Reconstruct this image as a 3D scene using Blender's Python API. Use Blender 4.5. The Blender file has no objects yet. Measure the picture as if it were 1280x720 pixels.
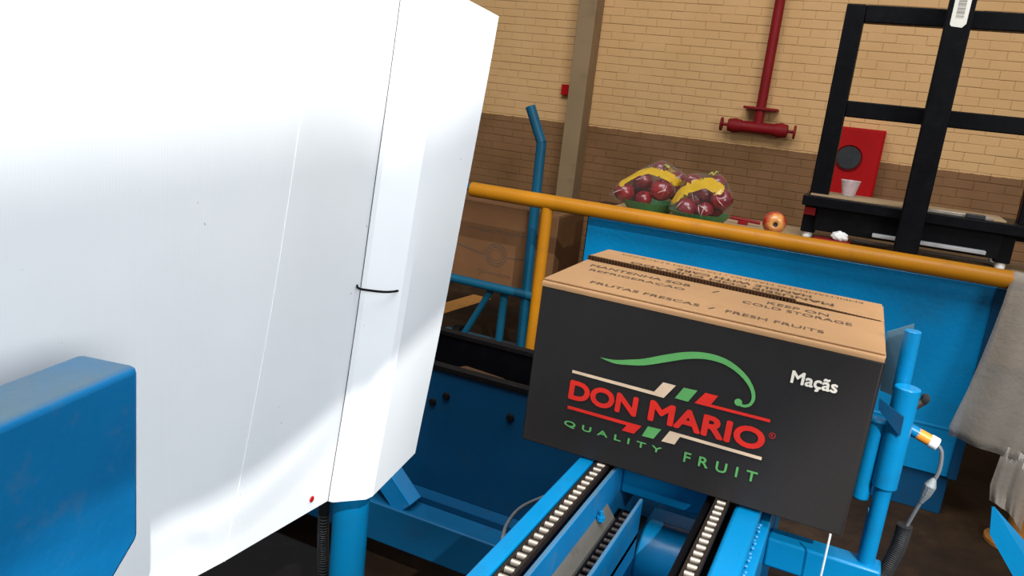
import bpy, bmesh, math, random
from mathutils import Vector, Matrix, noise
random.seed(7)
R = math.radians
scene = bpy.context.scene
COL = scene.collection

# ------------------------------------------------------------------ camera
FPX = 990.05                                   # focal length in pixels for a 1280 px wide frame
PITCH, ROLL, YAW = R(13.56), R(6.491), R(23.642)
EYE = Vector((0, 0, 1.45))
_rz = Matrix.Rotation(YAW, 3, 'Z')
FWD = _rz @ Vector((0, math.cos(PITCH), -math.sin(PITCH)))
_r0 = _rz @ Vector((1, 0, 0)); _u0 = _rz @ Vector((0, math.sin(PITCH), math.cos(PITCH)))
RGT = math.cos(ROLL) * _r0 + math.sin(ROLL) * _u0
UPV = -math.sin(ROLL) * _r0 + math.cos(ROLL) * _u0
cam_d = bpy.data.cameras.new('camera'); cam = bpy.data.objects.new('camera', cam_d); COL.objects.link(cam)
m3 = Matrix((RGT, UPV, -FWD)).transposed()
cam.matrix_world = Matrix.Translation(EYE) @ m3.to_4x4()
cam_d.sensor_width = 36; cam_d.lens = FPX / 1280 * 36; cam_d.clip_start = 0.02; cam_d.clip_end = 60
scene.camera = cam

# ------------------------------------------------------------------ light and exposure
scene.view_settings.view_transform = 'Standard'; scene.view_settings.look = 'None'
scene.view_settings.gamma = 1.0; scene.view_settings.exposure = 0.0
scene.view_settings.use_curve_mapping = False
world = bpy.data.worlds.new('hall_light'); scene.world = world; world.use_nodes = True
bg = world.node_tree.nodes['Background']
bg.inputs['Color'].default_value = (0.86, 0.94, 1.0, 1); bg.inputs['Strength'].default_value = 0.26

def area(name, loc, target, sx, sy, power, color=(1, 1, 1)):
    d = bpy.data.lights.new(name, 'AREA'); d.shape = 'RECTANGLE'; d.size = sx; d.size_y = sy
    d.energy = power; d.color = color
    o = bpy.data.objects.new(name, d); COL.objects.link(o); o.location = loc
    o.rotation_euler = (Vector(target) - Vector(loc)).to_track_quat('-Z', 'Y').to_euler()
    return o
area('soft_top_fill', (-0.5, 0.4, 5.6), (-0.6, 2.6, 0.6), 5.0, 3.0, 370, (0.96, 0.98, 1.0))  # added overhead fill for soft directional light
area('side_fill', (4.2, -2.2, 2.8), (-0.4, 1.2, 1.0), 2.2, 1.6, 190, (0.97, 0.98, 1.0))  # added fill from the right, brightens the white board
LAMP = Vector((2.3, -2.3, 4.3))                 # bright high opening behind the operator
sp = bpy.data.lights.new('high_opening', 'SPOT'); sp.energy = 1350; sp.spot_size = R(34); sp.spot_blend = 0.6
sp.shadow_soft_size = 0.022; sp.color = (1, 0.97, 0.93)
spo = bpy.data.objects.new('high_opening', sp); COL.objects.link(spo); spo.location = LAMP
spo.rotation_euler = (Vector((-0.2, 1.0, 1.0)) - LAMP).to_track_quat('-Z', 'Y').to_euler()

# ------------------------------------------------------------------ pixel helpers (1280 x 720 frame)
def ray(x, y): return FWD + RGT * ((x - 640) / FPX) - UPV * ((y - 360) / FPX)
def onZ(x, y, z): d = ray(x, y); return EYE + d * ((z - EYE.z) / d.z)
def onY(x, y, Y): d = ray(x, y); return EYE + d * (Y / d.y)
w3 = onY
def onX(x, y, X): d = ray(x, y); return EYE + d * (X / d.x)
def project(p):
    v = Vector(p) - EYE; z = v.dot(FWD)
    return 640 + FPX * v.dot(RGT) / z, 360 - FPX * v.dot(UPV) / z, z

# ------------------------------------------------------------------ materials
class NT:
    def __init__(s, name):
        s.m = bpy.data.materials.new(name); s.m.use_nodes = True; s.t = s.m.node_tree
        s.b = s.t.nodes['Principled BSDF']; s.out = s.t.nodes['Material Output']
    def n(s, kind, **kw):
        o = s.t.nodes.new(kind)
        for k, v in kw.items():
            if hasattr(o, k) and not k[0].isupper(): setattr(o, k, v)
            else: o.inputs[k.replace('_', ' ')].default_value = v
        return o
    def l(s, a, b): s.t.links.new(a, b)
    def noise(s, scale, detail=4, rough=0.6, coord='Object', stretch=None):
        tc = s.n('ShaderNodeTexCoord'); nz = s.n('ShaderNodeTexNoise'); nz.inputs['Scale'].default_value = scale
        nz.inputs['Detail'].default_value = detail; nz.inputs['Roughness'].default_value = rough
        src = tc.outputs[coord]
        if stretch:
            mp = s.n('ShaderNodeMapping'); mp.inputs['Scale'].default_value = stretch; s.l(src, mp.inputs['Vector']); src = mp.outputs[0]
        s.l(src, nz.inputs['Vector']); return nz.outputs['Fac']
    def ramp(s, fac, stops):
        r = s.n('ShaderNodeValToRGB'); e = r.color_ramp.elements
        while len(e) < len(stops): e.new(0.5)
        for el, (p, c) in zip(e, stops): el.position = p; el.color = (*c, 1) if len(c) == 3 else c
        s.l(fac, r.inputs[0]); return r.outputs[0]
    def mix(s, fac, a, b, mode='MIX'):
        m = s.n('ShaderNodeMix', data_type='RGBA', blend_type=mode)
        for sock, v in ((m.inputs[0], fac), (m.inputs[6], a), (m.inputs[7], b)):
            if isinstance(v, (int, float)): sock.default_value = v
            elif isinstance(v, tuple): sock.default_value = (*v, 1)
            else: s.l(v, sock)
        return m.outputs[2]
    def bump(s, h, strength=0.2, dist=0.01):
        b = s.n('ShaderNodeBump'); b.inputs['Strength'].default_value = strength; b.inputs['Distance'].default_value = dist
        s.l(h, b.inputs['Height']); s.l(b.outputs[0], s.b.inputs['Normal'])
    def base(s, c):
        if isinstance(c, tuple): s.b.inputs['Base Color'].default_value = (*c, 1)
        else: s.l(c, s.b.inputs['Base Color'])
    def rough(s, v):
        if isinstance(v, (int, float)): s.b.inputs['Roughness'].default_value = v
        else: s.l(v, s.b.inputs['Roughness'])

M = {}
def paint(name, col, rough=0.4, dirt=(0.05, 0.04, 0.03), amount=0.5, scale=9, bumpy=0.12, metal=0.0, coord='Object', stretch=None, spec=0.5):
    k = NT(name); f = k.noise(scale, 6, 0.65, coord, stretch)
    mask = k.ramp(f, [(0.56, (0, 0, 0)), (0.78, (amount,) * 3)])
    f2 = k.noise(scale * 0.35, 3, 0.5, coord)
    tone = k.ramp(f2, [(0.3, tuple(c * 0.86 for c in col)), (0.7, tuple(min(1, c * 1.1) for c in col))])
    k.base(k.mix(mask, tone, dirt))
    k.rough(k.ramp(f, [(0.3, (rough * 0.85,) * 3), (0.75, (min(1, rough * 1.35),) * 3)]))
    k.b.inputs['Metallic'].default_value = metal
    k.b.inputs['Specular IOR Level'].default_value = spec
    if bumpy: k.bump(k.noise(scale * 6, 3, 0.6, coord), bumpy, 0.004)
    M[name] = k.m; return k.m

BLUE = (0.001, 0.18, 0.40)
paint('blue_paint', BLUE, 0.30, (0.01, 0.05, 0.08), 0.35, 14, 0.10, spec=0.32)
paint('blue_dusty', (0.002, 0.15, 0.37), 0.5, (0.10, 0.14, 0.16), 0.4, 18, 0.1, spec=0.25)
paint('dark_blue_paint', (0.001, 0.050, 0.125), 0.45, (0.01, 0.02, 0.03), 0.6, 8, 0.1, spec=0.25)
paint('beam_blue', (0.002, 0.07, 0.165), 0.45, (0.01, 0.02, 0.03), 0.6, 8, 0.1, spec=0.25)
paint('panel_blue', BLUE, 0.22, (0.01, 0.06, 0.1), 0.35, 7, 0.35, spec=0.4)
paint('cart_blue', (0.004, 0.075, 0.135), 0.35, (0.03, 0.03, 0.03), 0.4, 16, 0.1, spec=0.3)
paint('grey_blue_plate', (0.10, 0.22, 0.31), 0.45, (0.2, 0.22, 0.22), 0.5, 18, 0.1)
paint('dusty_ledge', (0.10, 0.095, 0.085), 0.7, (0.03, 0.03, 0.03), 0.7, 20, 0.2, spec=0.1)
paint('yellow_paint', (0.40, 0.155, 0.006), 0.34, (0.2, 0.08, 0.02), 0.45, 12, 0.15, spec=0.2)
paint('rusty_yellow', (0.36, 0.14, 0.018), 0.6, (0.04, 0.015, 0.008), 0.9, 22, 0.3)
paint('black_paint', (0.003, 0.003, 0.004), 0.42, (0.012, 0.012, 0.012), 0.3, 20, 0.05, spec=0.10)
paint('black_rubber', (0.004, 0.003, 0.003), 0.65, (0.02, 0.015, 0.01), 0.4, 30, 0.2, spec=0.15)
paint('black_plastic', (0.012, 0.013, 0.015), 0.45, (0.04, 0.04, 0.04), 0.2, 30, 0.05)
paint('red_paint', (0.40, 0.004, 0.005), 0.5, (0.1, 0.01, 0.01), 0.3, 8, 0.06, spec=0.12)
paint('dark_red_paint', (0.22, 0.006, 0.008), 0.5, (0.05, 0.006, 0.006), 0.5, 14, 0.1, spec=0.2)
paint('steel', (0.40, 0.35, 0.29), 0.40, (0.16, 0.09, 0.05), 0.5, 60, 0.05, 0.7)
paint('dark_steel', (0.022, 0.014, 0.010), 0.5, (0.04, 0.018, 0.008), 0.5, 40, 0.1, 0.3)
paint('white_plastic', (0.78, 0.77, 0.74), 0.4, (0.5, 0.48, 0.42), 0.2, 20, 0.02)
paint('orange_plastic', (0.80, 0.28, 0.03), 0.35, (0.5, 0.2, 0.03), 0.2, 20, 0.02)
paint('grey_cable', (0.14, 0.15, 0.16), 0.5, (0.3, 0.3, 0.3), 0.3, 60, 0.05)
paint('tape', (0.22, 0.25, 0.26), 0.4, (0.4, 0.42, 0.42), 0.6, 60, 0.4)
paint('plywood', (0.36, 0.24, 0.13), 0.6, (0.2, 0.12, 0.06), 0.5, 5, 0.05, stretch=(1, 8, 1))
paint('concrete_post', (0.27, 0.175, 0.085), 0.75, (0.12, 0.08, 0.05), 0.6, 5, 0.2)
paint('green_tray', (0.015, 0.16, 0.03), 0.4, (0.01, 0.08, 0.02), 0.3, 30, 0.02)
paint('label_yellow', (0.58, 0.36, 0.025), 0.45, (0.7, 0.36, 0.03), 0.3, 20, 0.02)
paint('knot_green', (0.38, 0.34, 0.08), 0.45, (0.1, 0.2, 0.05), 0.6, 40, 0.02)
paint('label_paper', (0.72, 0.68, 0.60), 0.6, (0.6, 0.55, 0.48), 0.3, 20, 0.02)
paint('label_print', (0.28, 0.25, 0.21), 0.7, (0.35, 0.32, 0.28), 0.6, 60, 0.02)
paint('plain_grey', (0.3, 0.3, 0.3), 0.7)
paint('stripe_yellow', (0.45, 0.20, 0.04), 0.7, (0.10, 0.06, 0.04), 0.8, 9, 0.1)

def dusty_top(name, dust):
    m = M[name]; t = m.node_tree; b = t.nodes['Principled BSDF']; src = b.inputs['Base Color'].links[0].from_socket
    g = t.nodes.new('ShaderNodeNewGeometry'); sp_ = t.nodes.new('ShaderNodeSeparateXYZ'); t.links.new(g.outputs['Normal'], sp_.inputs[0])
    nz = t.nodes.new('ShaderNodeTexNoise'); nz.inputs['Scale'].default_value = 25; nz.inputs['Detail'].default_value = 5; t.links.new(g.outputs['Position'], nz.inputs['Vector'])
    r = t.nodes.new('ShaderNodeMapRange'); r.inputs['From Min'].default_value = 0.6; r.inputs['From Max'].default_value = 1.0; t.links.new(sp_.outputs['Z'], r.inputs['Value'])
    mu = t.nodes.new('ShaderNodeMath'); mu.operation = 'MULTIPLY'; t.links.new(r.outputs[0], mu.inputs[0])
    r2 = t.nodes.new('ShaderNodeMapRange'); r2.inputs['To Min'].default_value = 0.45; r2.inputs['To Max'].default_value = 1.0; t.links.new(nz.outputs['Fac'], r2.inputs['Value']); t.links.new(r2.outputs[0], mu.inputs[1])
    mx = t.nodes.new('ShaderNodeMix'); mx.data_type = 'RGBA'; t.links.new(mu.outputs[0], mx.inputs[0]); t.links.new(src, mx.inputs[6]); mx.inputs[7].default_value = (*dust, 1)
    t.links.new(mx.outputs[2], b.inputs['Base Color'])
dusty_top('blue_dusty', (0.085, 0.12, 0.13))

def cardboard(name, col, flute=(160, 0, 0), dirt=0.35):
    k = NT(name); f = k.noise(22, 5, 0.6); f2 = k.noise(4, 3, 0.5)
    tone = k.ramp(f2, [(0.3, tuple(c * 0.85 for c in col)), (0.7, tuple(c * 1.1 for c in col))])
    k.base(k.mix(k.ramp(f, [(0.55, (0, 0, 0)), (0.8, (dirt,) * 3)]), tone, tuple(c * 0.6 for c in col)))
    k.rough(0.62 if col[0] > 0.1 else 0.42); k.b.inputs['Specular IOR Level'].default_value = 0.18 if col[0] < 0.1 else 0.2
    tc = k.n('ShaderNodeTexCoord'); w = k.n('ShaderNodeTexWave', wave_type='BANDS', bands_direction='X')
    w.inputs['Scale'].default_value = flute[0]; w.inputs['Distortion'].default_value = 1.5; w.inputs['Detail'].default_value = 2
    w.inputs['Detail Scale'].default_value = 0.4
    k.l(tc.outputs['Object'], w.inputs['Vector']); k.bump(w.outputs['Fac'], 0.10, 0.0015)
    M[name] = k.m; return k.m
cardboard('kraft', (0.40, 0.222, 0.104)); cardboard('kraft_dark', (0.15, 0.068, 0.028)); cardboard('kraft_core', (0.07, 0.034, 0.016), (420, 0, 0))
cardboard('black_print', (0.027, 0.024, 0.023), (90, 0, 0), 0.25)
paint('ink_dark', (0.075, 0.045, 0.028), 0.7, (0.16, 0.1, 0.06), 0.4, 120, 0)
paint('ink_red', (0.82, 0.022, 0.010), 0.55, (0.5, 0.02, 0.01), 0.2, 60, 0)
paint('ink_green', (0.13, 0.44, 0.12), 0.55, (0.09, 0.3, 0.09), 0.2, 60, 0)
paint('ink_cream', (0.88, 0.64, 0.43), 0.55, (0.6, 0.45, 0.3), 0.2, 60, 0)
paint('ink_white', (0.90, 0.82, 0.70), 0.55, (0.7, 0.66, 0.58), 0.2, 60, 0)

def white_board():
    k = NT('white_corrugated_plastic'); tc = k.n('ShaderNodeTexCoord')
    w = k.n('ShaderNodeTexWave', wave_type='BANDS', bands_direction='X'); w.inputs['Scale'].default_value = 95
    w.inputs['Distortion'].default_value = 0.3
    k.l(tc.outputs['UV'], w.inputs['Vector'])
    f = k.noise(150, 2, 0.5, 'Object', (1, 1, 0.6)); f2 = k.noise(3.2, 4, 0.6, 'Object')
    grime = k.ramp(f2, [(0.35, (0.83, 0.86, 0.88)), (0.75, (0.76, 0.80, 0.82))])
    speck = k.ramp(f, [(0.765, (0, 0, 0)), (0.80, (0.75, 0.75, 0.75))])
    k.base(k.mix(speck, grime, (0.16, 0.14, 0.10)))
    k.rough(0.42); k.bump(w.outputs['Fac'], 0.05, 0.001)
    M['white_board'] = k.m
white_board()

def brick_paint():
    k = NT('painted_brick'); g = k.n('ShaderNodeNewGeometry'); sep = k.n('ShaderNodeSeparateXYZ'); k.l(g.outputs['Position'], sep.inputs[0])
    nz = k.n('ShaderNodeTexNoise'); nz.inputs['Scale'].default_value = 22; k.l(g.outputs['Position'], nz.inputs['Vector'])
    ad = k.n('ShaderNodeMath', operation='MULTIPLY_ADD'); ad.inputs[1].default_value = 0.012; k.l(nz.outputs['Fac'], ad.inputs[0]); k.l(sep.outputs['Z'], ad.inputs[2])
    gt = k.n('ShaderNodeMath', operation='GREATER_THAN'); gt.inputs[1].default_value = 1.286; k.l(ad.outputs[0], gt.inputs[0])
    n2 = k.n('ShaderNodeTexNoise'); n2.inputs['Scale'].default_value = 3.0; n2.inputs['Detail'].default_value = 5; k.l(g.outputs['Position'], n2.inputs['Vector'])
    up = k.ramp(n2.outputs['Fac'], [(0.3, (0.60, 0.345, 0.142)), (0.7, (0.66, 0.39, 0.172))])
    lo = k.ramp(n2.outputs['Fac'], [(0.3, (0.180, 0.085, 0.032)), (0.7, (0.245, 0.120, 0.048))])
    n3 = k.n('ShaderNodeTexNoise'); n3.inputs['Scale'].default_value = 30; n3.inputs['Detail'].default_value = 3; k.l(g.outputs['Position'], n3.inputs['Vector'])
    chip = k.ramp(n3.outputs['Fac'], [(0.70, (0, 0, 0)), (0.76, (0.6, 0.6, 0.6))])
    k.base(k.mix(chip, k.mix(gt.outputs[0], lo, up), (0.16, 0.075, 0.028)))
    k.b.inputs['Specular IOR Level'].default_value = 0.25; k.rough(0.7); k.bump(n3.outputs['Fac'], 0.25, 0.006)
    M['brick_paint'] = k.m
brick_paint()

def floor_mat():
    k = NT('worn_concrete'); f = k.noise(1.6, 8, 0.65); f2 = k.noise(14, 5, 0.6)
    c = k.ramp(f, [(0.35, (0.010, 0.005, 0.003)), (0.55, (0.028, 0.015, 0.007)), (0.75, (0.070, 0.038, 0.018))])
    k.base(k.mix(k.ramp(f2, [(0.5, (0, 0, 0)), (0.7, (0.7, 0.7, 0.7))]), c, (0.014, 0.008, 0.005)))
    k.b.inputs['Specular IOR Level'].default_value = 0.15; k.rough(0.75); k.bump(f2, 0.2, 0.01); M['floor'] = k.m
floor_mat()

def apple_mat(name, deep, light, amount):
    k = NT(name); f = k.noise(7, 4, 0.6, 'Object', (1, 1, 0.35)); f2 = k.noise(120, 2, 0.5)
    c = k.ramp(f, [(0.5 - amount, deep), (0.72 - amount * 0.5, tuple((a + b) / 2 for a, b in zip(deep, light))), (0.9 - amount, light)])
    k.base(k.mix(k.ramp(f2, [(0.68, (0, 0, 0)), (0.74, (0.4, 0.4, 0.4))]), c, (0.7, 0.45, 0.25)))
    k.rough(0.28); k.b.inputs['Coat Weight'].default_value = 0.3; M[name] = k.m
apple_mat('apple_red', (0.13, 0.001, 0.006), (0.42, 0.02, 0.015), 0.02)
apple_mat('apple_yellow', (0.42, 0.03, 0.01), (0.80, 0.42, 0.10), 0.10)
def blush():
    m = M['apple_yellow']; t = m.node_tree; b = t.nodes['Principled BSDF']
    tc = t.nodes.new('ShaderNodeTexCoord'); sp_ = t.nodes.new('ShaderNodeSeparateXYZ'); t.links.new(tc.outputs['Object'], sp_.inputs[0])
    nz = t.nodes.new('ShaderNodeTexNoise'); nz.inputs['Scale'].default_value = 22; nz.inputs['Detail'].default_value = 4; t.links.new(tc.outputs['Object'], nz.inputs['Vector'])
    ad = t.nodes.new('ShaderNodeMath'); ad.operation = 'MULTIPLY_ADD'; ad.inputs[1].default_value = 0.07; t.links.new(nz.outputs['Fac'], ad.inputs[0]); t.links.new(sp_.outputs['Z'], ad.inputs[2])
    r = t.nodes.new('ShaderNodeValToRGB'); t.links.new(ad.outputs[0], r.inputs[0])
    e = r.color_ramp.elements; e[0].position = 0.050; e[0].color = (0.36, 0.02, 0.008, 1); e[1].position = 0.082; e[1].color = (0.72, 0.36, 0.09, 1)
    t.links.new(r.outputs[0], b.inputs['Base Color'])
blush()

def film(name, tint, gloss, opacity, rough=0.15, bump=0.5, scale=14, gain=0.55):
    k = NT(name); tr = k.n('ShaderNodeBsdfTransparent'); tr.inputs[0].default_value = (0.97, 0.97, 0.97, 1)
    mx = k.n('ShaderNodeMixShader'); fr = k.n('ShaderNodeLayerWeight'); fr.inputs['Blend'].default_value = gloss
    mr = k.n('ShaderNodeMapRange'); mr.inputs['To Min'].default_value = opacity; mr.inputs['To Max'].default_value = min(1, opacity + gain)
    k.l(fr.outputs['Facing'], mr.inputs['Value']); k.l(mr.outputs[0], mx.inputs[0]); k.l(tr.outputs[0], mx.inputs[1]); k.l(k.b.outputs[0], mx.inputs[2])
    k.base(tint); k.rough(rough); k.b.inputs['Specular IOR Level'].default_value = 0.8
    k.bump(k.noise(scale, 5, 0.7), bump, 0.02)
    k.l(mx.outputs[0], k.out.inputs['Surface']); M[name] = k.m
film('clear_film', (0.50, 0.42, 0.39), 0.22, 0.03, 0.06, 1.0, 30, 0.24)
film('cloudy_film', (0.42, 0.37, 0.31), 0.3, 0.40, 0.2, 0.45, 4)
paint('film_crease', (0.62, 0.50, 0.46), 0.25, (0.5, 0.4, 0.38), 0.3, 60, 0)
film('label_film', (0.66, 0.40, 0.02), 0.3, 0.66, 0.12, 0.4, 20, 0.25)
film('cup_plastic', (0.70, 0.62, 0.62), 0.4, 0.28, 0.2, 0.05, 20)

# ------------------------------------------------------------------ mesh helpers
def world_off(p):
    o = Vector((0, 0, 0))
    while p is not None: o += p.location; p = p.parent
    return o
class MB:
    def __init__(s): s.v = []; s.f = []
    def add(s, vs, fs):
        b = len(s.v); s.v += [Vector(v) for v in vs]; s.f += [tuple(b + i for i in f) for f in fs]; return s
    def box(s, x0, x1, y0, y1, z0, z1):
        return s.add([(x0, y0, z0), (x1, y0, z0), (x1, y1, z0), (x0, y1, z0), (x0, y0, z1), (x1, y0, z1), (x1, y1, z1), (x0, y1, z1)],
                     [(3, 2, 1, 0), (4, 5, 6, 7), (0, 1, 5, 4), (1, 2, 6, 5), (2, 3, 7, 6), (3, 0, 4, 7)])
    def prism(s, poly, d):
        """closed polygon (3D points) pushed by vector d"""
        n = len(poly); d = Vector(d); P = [Vector(p) for p in poly]
        return s.add(P + [p + d for p in P], [tuple(range(n))[::-1], tuple(range(n, 2 * n))] + [(i, (i + 1) % n, n + (i + 1) % n, n + i) for i in range(n)])
    def tube(s, pts, r, n=14, caps=True):
        P = [Vector(p) for p in pts]; k = len(P); rr = r if isinstance(r, (list, tuple)) else [r] * k
        t0 = (P[1] - P[0]).normalized(); a = t0.orthogonal().normalized(); vs = []
        for i, p in enumerate(P):
            t = (P[min(i + 1, k - 1)] - P[max(i - 1, 0)]).normalized()
            a = (a - t * a.dot(t)).normalized(); b = t.cross(a)
            vs += [p + (a * math.cos(q) + b * math.sin(q)) * rr[i] for q in (2 * math.pi * j / n for j in range(n))]
        fs = [(i * n + j, i * n + (j + 1) % n, (i + 1) * n + (j + 1) % n, (i + 1) * n + j) for i in range(k - 1) for j in range(n)]
        if caps: fs += [tuple(range(n))[::-1], tuple(range((k - 1) * n, k * n))]
        return s.add(vs, fs)
    def lathe(s, prof, c, n=24, axis='Z', wave=None, caps=True):
        c = Vector(c); vs = []
        for i, (r, h) in enumerate(prof):
            for j in range(n):
                q = 2 * math.pi * j / n; rad = r * (1 + (wave(i, j) if wave else 0))
                x, y = rad * math.cos(q), rad * math.sin(q)
                vs.append(c + {'Z': Vector((x, y, h)), 'Y': Vector((x, h, y)), 'X': Vector((h, x, y))}[axis])
        k = len(prof)
        fs = [(i * n + j, i * n + (j + 1) % n, (i + 1) * n + (j + 1) % n, (i + 1) * n + j) for i in range(k - 1) for j in range(n)]
        if caps and prof[0][0] > 1e-5: fs.append(tuple(range(n))[::-1])
        if caps and prof[-1][0] > 1e-5: fs.append(tuple(range((k - 1) * n, k * n)))
        return s.add(vs, fs)
    def grid(s, rows):
        n = len(rows[0]); vs = [p for r in rows for p in r]
        return s.add(vs, [(i * n + j, i * n + j + 1, (i + 1) * n + j + 1, (i + 1) * n + j) for i in range(len(rows) - 1) for j in range(n - 1)])
    def build(s, name, mat, parent=None, bevel=0, seg=2, smooth=35, solid=0, local=False, uv=None):
        off = Vector((0, 0, 0)) if local else world_off(parent)
        me = bpy.data.meshes.new(name); me.from_pydata([tuple(v - off) for v in s.v], [], s.f)
        bm = bmesh.new(); bm.from_mesh(me); bmesh.ops.remove_doubles(bm, verts=bm.verts, dist=1e-6)
        bmesh.ops.recalc_face_normals(bm, faces=bm.faces); bm.to_mesh(me); bm.free()
        me.materials.append(M[mat])
        if smooth: 
            for p in me.polygons: p.use_smooth = True
            me.set_sharp_from_angle(angle=R(smooth))
        o = bpy.data.objects.new(name, me); COL.objects.link(o)
        if parent: o.parent = parent
        if solid: md = o.modifiers.new('s', 'SOLIDIFY'); md.thickness = solid; md.offset = 0
        if bevel: md = o.modifiers.new('b', 'BEVEL'); md.width = bevel; md.segments = seg; md.limit_method = 'ANGLE'; md.angle_limit = R(40)
        return o
def tag(o, label=None, cat=None, group=None, kind=None):
    for k, v in (('label', label), ('category', cat), ('group', group), ('kind', kind)):
        if v: o[k] = v
    return o
def thing(name, loc, label, cat, group=None):
    o = bpy.data.objects.new(name, None); COL.objects.link(o); o.location = loc; o.empty_display_size = 0.05
    return tag(o, label, cat, group)
def lerp(a, b, t): return a + (b - a) * t
def spline(pts, n=8):
    P = [Vector(p) for p in pts]; out = []
    for i in range(len(P) - 1):
        p0, p1, p2, p3 = P[max(i - 1, 0)], P[i], P[i + 1], P[min(i + 2, len(P) - 1)]
        for j in range(n):
            t = j / n
            out.append(0.5 * ((2 * p1) + (p2 - p0) * t + (2 * p0 - 5 * p1 + 4 * p2 - p3) * t * t + (3 * p1 - p0 - 3 * p2 + p3) * t ** 3))
    out.append(P[-1]); return out
def text_part(body, rect, to3, mat, parent, name='printed_lettering', bold=0.0, flip=False, space=1.0, label=None, out=(0, -1, 0)):
    """lettering fitted into rect=(u0,u1,v0,v1); to3 maps (u,v) to the parent's local space; bold = stroke growth in metres"""
    cu = bpy.data.curves.new('t', 'FONT'); cu.body = body; cu.size = 1; cu.space_character = space
    cu.resolution_u = 4; cu.fill_mode = 'BOTH'
    tmp = bpy.data.objects.new('t', cu); COL.objects.link(tmp)
    me = bpy.data.meshes.new_from_object(tmp.evaluated_get(bpy.context.evaluated_depsgraph_get()))
    bpy.data.objects.remove(tmp); bpy.data.curves.remove(cu)
    P = [(v.co.x, v.co.y) for v in me.vertices]; F = [tuple(p.vertices) for p in me.polygons]; bpy.data.meshes.remove(me)
    x0, x1, y0, y1 = min(p[0] for p in P), max(p[0] for p in P), min(p[1] for p in P), max(p[1] for p in P)
    u0, u1, v0, v1 = rect; u0, u1, v0, v1 = u0 + bold, u1 - bold, v0 + bold, v1 - bold
    mb = MB(); shifts = [(0, 0)] + ([(bold * math.cos(k * math.pi / 4), bold * math.sin(k * math.pi / 4)) for k in range(8)] if bold else [])
    for i, (du, dv) in enumerate(shifts):
        vs = []
        for (x, y) in P:
            a, b = (x - x0) / (x1 - x0), (y - y0) / (y1 - y0)
            if flip: a, b = 1 - a, 1 - b
            vs.append(to3(lerp(u0, u1, a) + du, lerp(v0, v1, b) + dv) + Vector(out) * (0.00003 * i))
        mb.add(vs, F)
    o = mb.build(name, mat, parent, smooth=0, local=True)
    if label: o['label'] = label
    return o

# ================================================================== STRUCTURE
WALL_Y = 6.30
fl = tag(MB().box(-11, 5.5, -4.5, 6.6, -0.12, 0).build('floor', 'floor', smooth=0), kind='structure')
s0, s1 = onZ(536, 391, 0), onZ(600, 372, 0); dv = (s1 - s0); nv = Vector((-dv.y, dv.x, 0)).normalized() * 0.075
s0, s1 = s0 - dv * 1.5, s1 + dv * 0.05
MB().prism([s0 - nv, s1 - nv, s1 + nv, s0 + nv], (0, 0, 0.003)).build('painted_stripe', 'stripe_yellow', fl, smooth=0)

wall = tag(MB().box(-11, 5.5, WALL_Y + 0.004, WALL_Y + 0.25, 0, 3.6).build('wall_back', 'brick_paint', smooth=0), kind='structure')
CH, BL, J = 0.0615, 0.19, 0.0024
def brick_mesh(L):
    h = (CH - J) / 2; l = (L - J) / 2; b = 0.0035
    mb = MB().add([(-l, 0, -h), (l, 0, -h), (l, 0, h), (-l, 0, h), (-l + b, -0.0020, -h + b), (l - b, -0.0020, -h + b), (l - b, -0.0020, h - b), (-l + b, -0.0020, h - b)],
                  [(0, 1, 5, 4), (1, 2, 6, 5), (2, 3, 7, 6), (3, 0, 4, 7), (4, 5, 6, 7)])
    return mb
full = brick_mesh(BL); spots = []
for r in range(int(3.55 / CH)):
    z = (r + 0.5) * CH; sh = (BL / 2 if r % 2 else 0) + random.uniform(-0.015, 0.015)
    for c in range(int(16.2 / BL)):
        x = -10.9 + sh + c * BL + BL / 2
        p = (x + random.uniform(-0.002, 0.002), WALL_Y + random.uniform(-0.0012, 0.0022), z + random.uniform(-0.0015, 0.0015))
        u, v, d = project(p)
        seen = 590 < u < 1285 and -6 < v < 285 and not (-2.42 < x < -2.24)
        spots.append((0 if seen else 1, d, p))
spots.sort(key=lambda s: (s[0], s[1]))
bo = full.build('brick', 'brick_paint', wall, smooth=0, local=True); bme = bo.data; bo.location = spots[0][2]
rest = MB()
for i, (_, _, p) in enumerate(spots[1:], 1):
    if i < 300:
        o = bpy.data.objects.new('brick', bme); COL.objects.link(o); o.parent = wall; o.location = p
    else: rest.add([v + Vector(p) for v in full.v], full.f)
tag(rest.build('brickwork', 'brick_paint', wall, smooth=0), kind='stuff')

col = tag(MB().box(-2.385, -2.238, 6.12, WALL_Y + 0.05, 0, 3.6).build('trim_1', 'concrete_post', bevel=0.006, smooth=0), kind='structure')

# unseen plate added behind the camera to shade the middle of the white board
def toward_lamp(p, k): p = Vector(p); return p + (LAMP - p) * k
edge_pts = [Vector((-0.6, -0.3, 0.93)), Vector((-0.6, 0.3, 0.945))] + [onX(*q, -0.6) for q in ((187, 657), (250, 628), (312, 594), (370, 550), (430, 500))] + [onX(*q, -0.57) for q in ((470, 468), (525, 422))] + [Vector((-0.57, 1.6, 1.30))]
edge_pts = spline(edge_pts, 4)
mbc = MB().grid([[toward_lamp(p, 0.36), toward_lamp((p.x, p.y, 1.40), 0.72)] for p in edge_pts])
shade_plate = tag(mbc.build('board_shade_plate', 'plain_grey', smooth=0, solid=0.004), kind='structure')
shadow_line_pts = spline([toward_lamp((-0.6, -0.2, 0.90), 0.36)] + [toward_lamp(onX(*q, -0.6), 0.36) for q in ((170, 703), (250, 676), (300, 652), (350, 612), (408, 552))] + [toward_lamp((-0.58, 1.0, 1.10), 0.36)], 5)
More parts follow.
